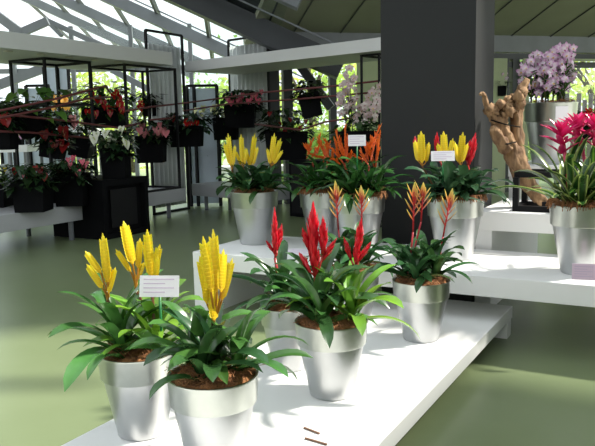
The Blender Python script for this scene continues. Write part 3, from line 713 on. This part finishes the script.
gnarl([(508, 150, -0.05), (499, 140, -0.08), (494, 130, -0.1), (492, 126, -0.1)], [0.05, 0.05, 0.04, 0.015], sd_=12).build('knot', M['wood'], t, smooth=True)
for k, (x, y) in enumerate(((496, 109), (501, 105), (506, 107), (500, 113), (494, 113), (509, 111), (504, 115), (512, 105), (491, 110), (497, 119), (515, 101), (518, 97), (513, 97), (508, 101), (520, 104), (514, 110), (522, 92))):
    p = atd(x, y, DW-0.04+rnd.uniform(-0.05, 0.05)); m = MB()
    vs = [p + V(vv)*(0.026+0.010*(k % 3))*(1+0.9*noise.noise(V(vv)*2.6+V((k*3, 0, 0)))) for vv in [(math.sin(a)*math.cos(b), math.sin(a)*math.sin(b), math.cos(a)) for a in [PI*i/6 for i in range(7)] for b in [2*PI*j/10 for j in range(10)]]]
    m.add(vs, [(i*10+j, (i+1)*10+j, (i+1)*10+(j+1) % 10, i*10+(j+1) % 10) for i in range(6) for j in range(10)]); m.build('burl', M['wood'], t, smooth=True)
for (x0, y0, x1, y1) in ((491, 120, 520, 127), (498, 144, 516, 142)):
    m = MB(); m.tube([atd(x0, y0, DW-0.08), atd((x0+x1)/2, (y0+y1)/2+1, DW-0.13), atd(x1, y1, DW-0.06)], 0.006, 6); m.build('tie', M['black'], t)

# ------------------------------------------------------------ black planters with anthuriums and others
def heart(mb, p, d, nr, L, Wd, col, cup=0.15):
    p, d, nr = V(p), V(d).normalized(), V(nr); nr = (nr-d*nr.dot(d)).normalized(); sd = d.cross(nr)
    prof = [(-0.16, 0.28, 0.10), (-0.02, 0.48, 0.0), (0.18, 0.50, 0.0), (0.42, 0.42, 0.0), (0.66, 0.28, 0.0), (0.86, 0.12, 0.0), (1.0, 0.01, 0.0)]
    vs, fs, cs = [], [], []
    for i, (t_, w_, inn) in enumerate(prof):
        o = p + d*(L*t_) - nr*(cup*L*t_*t_)
        mid = p + d*(L*max(t_, 0.0)) - nr*(cup*L*t_*t_)
        vs += [o - sd*w_*Wd + nr*w_*Wd*0.2, mid, o + sd*w_*Wd + nr*w_*Wd*0.2]; cs += [col, tuple(x*0.9 for x in col), col]
    for i in range(len(prof)-1):
        for j in (0, 1): a = i*3+j; fs.append((a, a+1, a+4, a+3))
    mb.add(vs, fs, cs)
def bushy(m, c, rnd, n, R, H, col, size=0.12):
    n = int(n*2.0); R *= 1.15; size *= 1.3
    for i in range(n):
        a = rnd.uniform(0, 6.28); r = R*math.sqrt(rnd.random()); z = H*rnd.uniform(-0.25, 1.0)
        p = V(c) + V((math.cos(a)*r, math.sin(a)*r, z)); m.tube([V(c)+V((math.cos(a)*r*0.3, math.sin(a)*r*0.3, 0)), p], 0.003, 3, cap=False, cols=[(0.05, 0.08, 0.03)]*2)
        b = a + rnd.uniform(-0.9, 0.9); heart(m, p, V((math.cos(b), math.sin(b), rnd.uniform(-0.7, 0.3))), V((math.cos(b)*0.4, math.sin(b)*0.4, 1)), size*rnd.uniform(0.8, 1.3), size*0.65, jit(col, rnd, 0.35))
def spathe_mesh(col, spad, L=0.1):
    m = MB(); heart(m, (0, 0, 0), (0, -0.35, -1), (0, -1, 0.3), L, L*0.9, col)
    m.tube([V((0, -0.004, -0.01)), V((0, -L*0.28, -L*0.25)), V((0, -L*0.45, -L*0.42))], [0.006, 0.006, 0.003], 6, cols=[spad]*3)
    me = bpy.data.meshes.new('spathe'); me.from_pydata(m.v, [], m.f); a_ = me.color_attributes.new('hue', 'FLOAT_COLOR', 'POINT')
    a_.data.foreach_set('color', [x for q in m.c for x in (*q, 1.0)]); me.materials.append(M['wax']); me.polygons.foreach_set('use_smooth', [True]*len(me.polygons))
    return me
SP = {'red': spathe_mesh((0.62, 0.015, 0.015), (0.7, 0.4, 0.1)), 'white': spathe_mesh((0.80, 0.80, 0.66), (0.5, 0.55, 0.2)), 'pink': spathe_mesh((0.70, 0.22, 0.25), (0.7, 0.35, 0.25)), 'dark': spathe_mesh((0.25, 0.015, 0.015), (0.3, 0.1, 0.05)), 'rose': spathe_mesh((0.62, 0.10, 0.16), (0.6, 0.3, 0.2)), 'cream': spathe_mesh((0.80, 0.80, 0.40), (0.6, 0.6, 0.2)), 'yellow': spathe_mesh((0.85, 0.65, 0.03), (0.6, 0.5, 0.1))}
def LD_(x, y, X=-8.0): return depth(atx(x, y, X))
def RD_(x, y, c=8.8): return depth(onB2(x, y, c))
def planter(x0, x1, yt, yb, D, label, rnd, fol=(0.025, 0.055, 0.02), nl=60, fh=0.22, fr=None, flowers=(), ftype='red', tilt=0.0, yaw=0.0, taper=0.9, fs=1.0, group='black planter boxes', lsize=0.12, cat='potted plant', name='planter_box', dfl=None, zb=None):
    cb = atd((x0+x1)/2, yb, D)
    if zb is not None: cb = atz((x0+x1)/2, yb, zb); D = depth(cb)
    wd = (x1-x0)*D/FPX*0.86; h = (yb-yt)*D/FPX
    cb = cb + Ld*wd*0.4
    if zb is not None: cb.z = zb
    t = thing(name, cb, label, cat, group)
    R_ = Matrix.Rotation(YAW+yaw, 3, 'Z') @ Matrix.Rotation(tilt, 3, 'Y')
    f = lambda v: cb + R_ @ V(v)
    a, b = wd/2*taper, wd/2; th = 0.015
    ring = lambda r, z: [f((-r, -r, z)), f((r, -r, z)), f((r, r, z)), f((-r, r, z))]
    m = MB(); vs = ring(a, 0)+ring(b, h)+ring(b-th, h)+ring(b-th*1.5, h*0.85)
    m.add(vs, [(3, 2, 1, 0)]+[(k*4+j, k*4+(j+1) % 4, k*4+4+(j+1) % 4, k*4+4+j) for k in range(3) for j in range(4)]+[(12, 13, 14, 15)])
    m.build('planter', M['black'], t, bevel=0.004)
    top = f((0, 0, h*0.9)); m = MB(); bushy(m, top, rnd, nl, fr or wd*0.62, fh, fol, lsize)
    m.build('foliage', M['leaf'], t, smooth=True)
    for (x, y) in flowers:
        p = atd(x, y, D - 0.12 + rnd.uniform(-0.12, 0.12))
        put(SP[ftype], 'flower', t, p, YAW + rnd.uniform(-0.9, 0.9), rnd.uniform(-0.5, 0.7), fs*rnd.uniform(0.85, 1.2))
        m = MB(); m.tube([p+FWD*0.01, (p+top)/2+FWD*0.03, top], 0.004, 4, cap=False, cols=[(0.06, 0.09, 0.03)]*3); m.build('flower_stem', M['stem'], t)
    return t
rnd = random.Random(41)
# standing on the left bench
planter(11, 48.5, 181, 212.5, 0, 'black planter with dark reddish foliage, second box on the left bench', rnd, nl=70, fh=0.24, flowers=[(15,168),(24,172),(35,166),(44,174),(40,168),(28,177)], ftype='dark', zb=0.49, fs=0.9)
planter(52.5, 87.5, 174, 206.5, 0, 'black planter of pink anthuriums at the right end of the left bench', rnd, nl=60, fh=0.22, flowers=[(68,158),(74,156),(82,160),(70,163),(84,165),(76,166),(63,162),(78,170),(88,162)], ftype='rose', zb=0.49, fs=0.8)
planter(-26, 8.5, 184, 208, 0, 'black planter cut by the left picture edge on the left bench', rnd, nl=60, fh=0.3, fol=(0.05, 0.10, 0.02), flowers=[(5,168)], ftype='yellow', zb=0.49, fs=0.6)
# plinth
t = thing('black_plinth', (-7.5, 7.55, 0), 'black cabinet with a recessed front standing on the floor past the left bench', 'plinth')
m = MB(); m.box((-8.05, 7.05, 0), (-7.03, 7.12, 0.83)); m.box((-8.05, 7.9, 0), (-7.03, 7.97, 0.83)); m.box((-8.05, 7.12, 0), (-7.12, 7.9, 0.83)); m.box((-7.12, 7.12, 0.74), (-7.03, 7.9, 0.83)); m.box((-7.12, 7.12, 0), (-7.03, 7.9, 0.08)); m.build('cabinet_body', M['black'], t)
m = MB(); m.box((-7.118, 7.25, 0.14), (-7.09, 7.78, 0.68)); m.build('recessed_panel', M['blackmetal'], t)
planter(99.5, 129, 148, 178.5, 0, 'black planter of white anthuriums on top of the black cabinet', rnd, nl=70, fh=0.30, flowers=[(93,136),(106,131),(110,137),(118,130),(122,127),(107,144),(125,139),(127,142),(96,132),(114,133)], ftype='white', zb=0.83, fs=1.25)
# hanging planters of the left bay
planter(80, 124, 108, 128, LD_(102,125,-8.3), 'hanging black planter of bright red anthuriums under the left canopy', rnd, nl=110, fh=0.42, fr=0.42, fol=(0.03, 0.08, 0.02), flowers=[(92,93),(97,96),(95,111),(107,106),(112,93),(118,96),(117,90),(120,102),(122,108),(103,100),(88,110),(110,110),(115,106),(125,106)], ftype='red', fs=1.35)
planter(134, 166, 136, 163, LD_(150,150,-8.0), 'hanging black planter of pink anthuriums inside the tall wire frame', rnd, nl=80, fh=0.32, flowers=[(139,128),(144,132),(148,129),(152,133),(155,127),(158,130),(163,128),(166,131),(142,124),(160,123)], ftype='pink', fs=1.2)
planter(18, 48, 110, 134, LD_(31,130), 'tilted hanging black planter with big light green leaves near the left edge', rnd, nl=34, fh=0.38, fr=0.5, fol=(0.10, 0.22, 0.04), tilt=-0.5, lsize=0.17)
planter(36, 62, 140, 158, LD_(50,150), 'low hanging planter of deep red anthuriums behind the second bench box', rnd, nl=80, fh=0.35, fol=(0.02, 0.045, 0.018), flowers=[(46,126),(49,129),(63,127),(66,131),(62,140),(65,144),(54,141),(44,131)], ftype='dark', fs=1.5, tilt=0.2)
planter(65, 90, 136, 157, LD_(78,150,-8.3), 'round shadowed hanging planter with sparse leaves beside the white anthuriums', rnd, nl=24, fh=0.2, tilt=0.25, flowers=[(73,116),(76,121),(70,120)], ftype='pink', fs=1.4)
planter(-14, 14, 122, 150, LD_(0,140), 'hanging planter of dark red flowers at the left picture edge', rnd, nl=80, fh=0.3, flowers=[(2,115),(5,118),(8,113)], ftype='dark', fs=1.5)
planter(167, 204, 126, 147, LD_(185,140,-7.85), 'hanging black planter of red anthuriums in front of the corrugated screen edge', rnd, nl=80, fh=0.26, flowers=[(186,120),(190,118),(197,121),(193,119),(175,116)], ftype='red', fs=1.2)
planter(141, 158, 104, 116, LD_(150,110,-8.35), 'small hanging pot of scarlet flowers behind the wire frame', rnd, nl=40, fh=0.2, flowers=[(141,101),(144,104),(148,102),(140,106)], ftype='red', fs=1.2)
# right bay
planter(194.5, 222.5, 148, 180, 0, 'square black planter standing on the bench behind the yellow bromeliads', rnd, nl=50, fh=0.16, flowers=[(189,147),(190,144)], ftype='yellow', fs=1.0, zb=0.49)
planter(222, 258, 105, 128, RD_(240,120), 'hanging black planter of coral pink anthuriums under the plain canopy', rnd, nl=90, fh=0.32, flowers=[(228,97),(233,94),(240,97),(243,93),(247,91),(252,95),(257,94),(261,90),(249,99),(238,99),(258,99),(231,100)], ftype='rose', fs=1.1)
planter(211, 240, 118, 140, RD_(225,130,9.0), 'hanging black planter of cream flowers left of the coral anthuriums', rnd, nl=50, fh=0.26, flowers=[(197,108),(201,111),(203,106),(212,107),(215,105),(214,110),(218,108)], ftype='cream', fs=1.25)
planter(262, 312, 132, 160, RD_(287,150,9.0), 'broad black planter with dark reddish foliage behind the orange bromeliads', rnd, nl=110, fh=0.45, fr=0.45, flowers=[(270,112),(280,122),(290,118),(300,126),(306,120),(285,130)], ftype='dark', fs=0.8)
planter(301, 326, 93, 117, RD_(313,105,8.6), 'tilted black hanging planter with dark sword leaves against the window', rnd, nl=50, fh=0.24, fol=(0.012, 0.022, 0.01), tilt=-0.22, lsize=0.10)
t = thing('black_cabinet', atz(300, 218, 0.0), 'tall black cabinet standing behind the orange bromeliads', 'cabinet')
a = atz(290, 216, 0.0)
m = MB(); m.obox((a.x, a.y, 0), B2*0.95, B2N*0.5, (0, 0, 0.95)); m.build('cabinet_body', M['black'], t, bevel=0.004)
m = MB(); m.obox(a + B2*0.06 - B2N*0.012 + V((0, 0, 0.06)), B2*0.83, B2N*0.012, (0, 0, 0.83)); m.build('door', M['blackmetal'], t)
# pale orchids
pale = [blossom_mesh('pale_blossom', (0.80, 0.66, 0.66), (0.66, 0.45, 0.48), (0.6, 0.4, 0.1), 0.065), blossom_mesh('pale_blossom', (0.78, 0.72, 0.68), (0.72, 0.56, 0.56), (0.4, 0.1, 0.12), 0.065)]
OD2 = 9.6
t = planter(336, 380, 132, 237, 0, 'black planter of pale pink orchids seen left of the charcoal pillar', rnd, nl=40, fh=0.3, fol=(0.04, 0.10, 0.03), name='orchid_planter', zb=0.0)
OD2 = depth(atz(358, 237, 0))+0.2
base = atd(355, 140, OD2+0.25)
for (x, y, n) in ((346, 68, 12), (350, 76, 10), (376, 84, 12), (343, 88, 9), (364, 104, 9), (378, 100, 8)):
    top = atd(x, y, OD2+rnd.uniform(0, 0.35)); cane(t, base + V(((top.x-base.x)*0.5, 0, 0)), top, rnd, pale, n, 0.6, leafc=(0.05, 0.12, 0.03), R=0.09, leaves=7)
# small orchid on the post
WD_ = depth(wallpt(502, 90))
t = planter(497, 507, 86, 96, WD_-0.25, 'small dark pot with one lilac orchid spray near the window post', rnd, nl=8, fh=0.12, name='orchid_planter')
cane(t, atd(502, 87, WD_-0.15), atd(500, 65, WD_-0.15), rnd, purp, 14, 0.6, R=0.12, leaves=3)

# ------------------------------------------------------------ red brown pipe rails
def pipe(pts, label, r=0.015):
    m = MB(); m.tube(pts, r, 8); tag(m.build('pipe_rail', M['rail'], smooth=True), label, 'pipe', 'red brown pipe rails')
pipe([atx(-20, 115, -7.5), atx(60, 98, -7.5), atx(98, 87.5, -7.55), atx(105, 86.5, -7.65), atx(110, 92, -8.0), atx(114, 100, -8.4)], 'upper red brown pipe of the left bay bending at its right end')
pipe([atx(-20, 122, -7.6), atx(40, 110, -7.6), atx(88, 98.5, -7.6), atx(112, 97, -7.9)], 'second red brown pipe of the left bay rising to the right')
pipe([atx(10, 115, -7.7), atx(60, 120, -7.7), atx(119, 128, -7.7), atx(140, 123, -7.68)], 'red brown pipe descending to the right past the deep red anthuriums')
pipe([atx(-10, 131, -7.8), atx(30, 132.5, -7.8), atx(90, 138, -7.8)], 'lowest red brown pipe at the left edge')
pipe([atx(126, 111, -7.66), atx(150, 107, -7.68), atx(172, 104.5, -7.75), onB2(200, 101, 8.3), onB2(262, 92.5, 8.3), onB2(330, 86.5, 8.35), onB2(378, 81, 8.35)], 'long red brown pipe crossing both corrugated screens')
pipe([atx(150, 120, -7.68), atx(172, 118, -7.68), onB2(176, 112, 8.2), onB2(228, 104, 8.35), onB2(300, 99, 8.4), onB2(378, 92, 8.4)], 'red brown pipe below the long one, stepping down at its left end')
pipe([onB2(255, 124, 8.5), onB2(300, 130, 8.5), onB2(325, 122, 8.5), onB2(378, 114, 8.5)], 'lower red brown pipe behind the orange bromeliads')

# ------------------------------------------------------------ far displays and garden
def far_screen(x0, x1, yt, D, label, bars):
    a, b = atd(x0, 130, D), atd(x1, 130, D); zt = atd((x0+x1)/2, yt, D).z; a.z = b.z = 0
    t = thing('panel_screen', (a+b)/2, label, 'screen', 'frosted far screens')
    n = Ld*0.03
    m = MB(); m.obox(a + V((0, 0, 0.05)), b-a, n*0.4, V((0, 0, zt-0.1))); m.build('panel', M['panelblue'], t)
    for s in bars:
        p = a.lerp(b, s); m = MB(); m.bar(p - n, p - n + V((0, 0, zt)), 0.05, 0.05); m.build('post', M['blackmetal'], t)
    m = MB(); m.bar(a+V((0, 0, zt)), b+V((0, 0, zt)), 0.05, 0.05); m.build('top_rail', M['blackmetal'], t)
far_screen(48, 73, 62, 14.6, 'tall pale frosted screen with dark posts under the left canopy', (0.02, 0.55, 0.98))
far_screen(29, 52, 86, 14.2, 'low pale frosted screen left of the tall one', (0.02, 0.98))
far_screen(0, 27, 108, 15.2, 'pale frosted low screen at the far left edge', (0.02, 0.5, 0.98))
far_screen(188, 219, 86, 13.6, 'pale frosted screen between the two corrugated screens', (0.02, 0.25, 0.98))
def table(x0, x1, yt, D, label):
    a, b = atd(x0, yt, D), atd(x1, yt, D); b.z = a.z; z = a.z
    t = thing('far_table', V((a.x, a.y, 0)), label, 'table', 'white far tables')
    m = MB(); m.obox(a - V((0, 0, 0.12)), b-a, Ld*0.8, V((0, 0, 0.12))); m.build('table_top', M['white'], t)
    for u in (0.04, 0.5, 0.96):
        for v in (0.05, 0.75):
            p = a.lerp(b, u) + Ld*v; m = MB(); m.tube([(p.x, p.y, 0), (p.x, p.y, z-0.12)], 0.03, 8); m.build('leg', M['steel'], t)
    return z
table(-10, 27, 146, 12.5, 'white table at the far left edge beyond the hanging planters')
table(50, 90, 127, 14.0, 'white far table with orange flowers beyond the left bay')
table(188, 300, 168, 16.5, 'long low white table far behind the yellow bromeliads')
fl2 = {'orange': spathe_mesh((0.85, 0.42, 0.08), (0.8, 0.6, 0.1), 0.12), 'lilac': spathe_mesh((0.75, 0.45, 0.70), (0.8, 0.7, 0.3), 0.12)}
SP.update(fl2)
for (x0, x1, yt, yb, D, lab, ft, fl) in ((54, 68, 112, 124, 14.2, 'pot of orange flowers on the far white table', 'orange', [(x, y) for x in (53, 57, 61, 65, 68) for y in (95, 100, 105)]),
    (0, 9, 137, 145, 12.8, 'pot of lilac flowers at the left edge of the far table', 'lilac', [(x, y) for x in (0, 4, 8) for y in (122, 127, 132)]), (13, 23, 137, 145, 12.8, 'pot of lilac flowers at the right of the far table', 'lilac', [(x, y) for x in (12, 16, 20, 24) for y in (123, 128, 132)])):
    planter(x0, x1, yt, yb, D, lab, rnd, nl=20, fh=0.2, fol=(0.06, 0.14, 0.03), flowers=fl, ftype=ft, fs=1.0, group='far pots of flowers')
# trees and hedges outside
def tree(c, h, r, n, col, label, rnd, trunk=True, flat=0.8, lo=0.4):
    c = V(c); t = thing('tree', c, label, 'tree', 'trees outside the glass')
    if trunk:
        m = MB(); m.tube([c, c+V((0.1, 0, h*0.35)), c+V((0, 0.1, h*0.7))], [0.16, 0.12, 0.06], 8)
        for k in range(6):
            a = rnd.uniform(0, 6.28); m.tube([c+V((0, 0, h*0.4)), c+V((math.cos(a)*r*0.3, math.sin(a)*r*0.3, h*0.62)), c+V((math.cos(a)*r*0.7, math.sin(a)*r*0.7, h*0.8))], [0.06, 0.045, 0.02], 5)
        m.build('trunk', M['bark'], t, smooth=True)
    m = MB()
    clumps = [(V((rnd.gauss(0, 0.42)*r, rnd.gauss(0, 0.42)*r, h*(lo+(1-lo)*rnd.random()))), rnd.uniform(0.25, 0.5)*r, jit(col, rnd, 0.3)) for k in range(26)]
    for i in range(n):
        o, cr, cc = clumps[i % 26]; d = V((rnd.gauss(0, 1), rnd.gauss(0, 1), rnd.gauss(0, 1)*flat)).normalized()*cr*rnd.random()**0.4
        p = c + o + d; a = V((rnd.gauss(0, 1), rnd.gauss(0, 1), rnd.gauss(0, 1))).normalized(); b = a.orthogonal().normalized(); s = rnd.uniform(0.06, 0.13)
        q = jit(cc, rnd, 0.2); m.add([p-a*s, p+b*s*0.5, p+a*s, p-b*s*0.5], [(0, 1, 2, 3)], [q]*4)
    m.build('crown', M['soft'], t)
rnd = random.Random(51)
YG = (0.62, 0.74, 0.16); MG = (0.34, 0.52, 0.12)
def gp(x, D): p = atd(x, 130, D); return V((p.x, p.y, -0.12))
for (x, D, h, r, col, lab, lo) in ((310, 20, 5.0, 2.0, YG, 'bright tree seen through the window beneath the plain canopy', 0.25), (350, 23, 6.0, 2.5, MG, 'taller green tree seen left of the charcoal pillar', 0.2), (560, 24, 6.0, 2.4, YG, 'bright yellow green tree behind the purple orchids', 0.35),
    (600, 21, 4.5, 1.7, (0.70, 0.80, 0.26), 'bright tree at the right edge beyond the window', 0.45), (82, 25, 3.6, 1.9, YG, 'bright green tree beyond the left canopy frames', 0.2), (130, 27, 3.6, 2.4, YG, 'bright tree seen through the wire frames', 0.2), (215, 26, 3.3, 2.2, MG, 'green tree between the two corrugated screens', 0.2), (262, 24, 3.6, 1.9, YG, 'bright tree beside the dark steel column', 0.2), (505, 27, 6.0, 2.5, MG, 'green tree beside the window posts', 0.2)):
    tree(gp(x, D), h, r, 1500, col, lab, rnd, lo=lo)
for (x0, x1, D, h, lab) in ((280, 400, 18.5, 1.5, 'green hedge outside the window by the column'), (480, 640, 22, 1.6, 'green hedge outside the right window')):
    a, b = gp(x0, D), gp(x1, D); t = thing('hedge', a, lab, 'hedge', 'hedges outside the glass'); m = MB()
    for i in range(3000):
        p = a.lerp(b, rnd.random()) + Ld*rnd.uniform(-0.4, 0.4) + V((0, 0, rnd.uniform(0, h))); n1 = V((rnd.gauss(0, 1), rnd.gauss(0, 1), rnd.gauss(0, 1))).normalized(); n2 = n1.orthogonal().normalized(); s = rnd.uniform(0.07, 0.13)
        m.add([p-n1*s, p+n2*s*0.6, p+n1*s, p-n2*s*0.6], [(0, 1, 2, 3)], [jit(MG, rnd, 0.35)]*4)
    m.build('hedge_leaves', M['soft'], t)
a, b = gp(566, 16.5), gp(640, 17.5); t = thing('slat_fence', a, 'grey slatted fence outside the right window', 'fence')
L = (b-a).length
for i in range(14):
    p = a.lerp(b, i/13); m = MB(); m.box((p.x-0.05, p.y-0.03, 0), (p.x+0.05, p.y+0.03, 2.0 if i % 2 else 2.15)); m.build('slat', M['fence'], t)
m = MB(); m.bar(a+V((0, 0, 0.6)), b+V((0, 0, 0.6)), 0.04, 0.08); m.build('rail', M['fence'], t)
planter(578, 600, 122, 140, 12.5, 'planter of red flowers beyond the magenta bromeliads', rnd, nl=40, fh=0.25, flowers=[(584,112),(588,109),(592,113),(596,110)], ftype='red', fs=1.3)
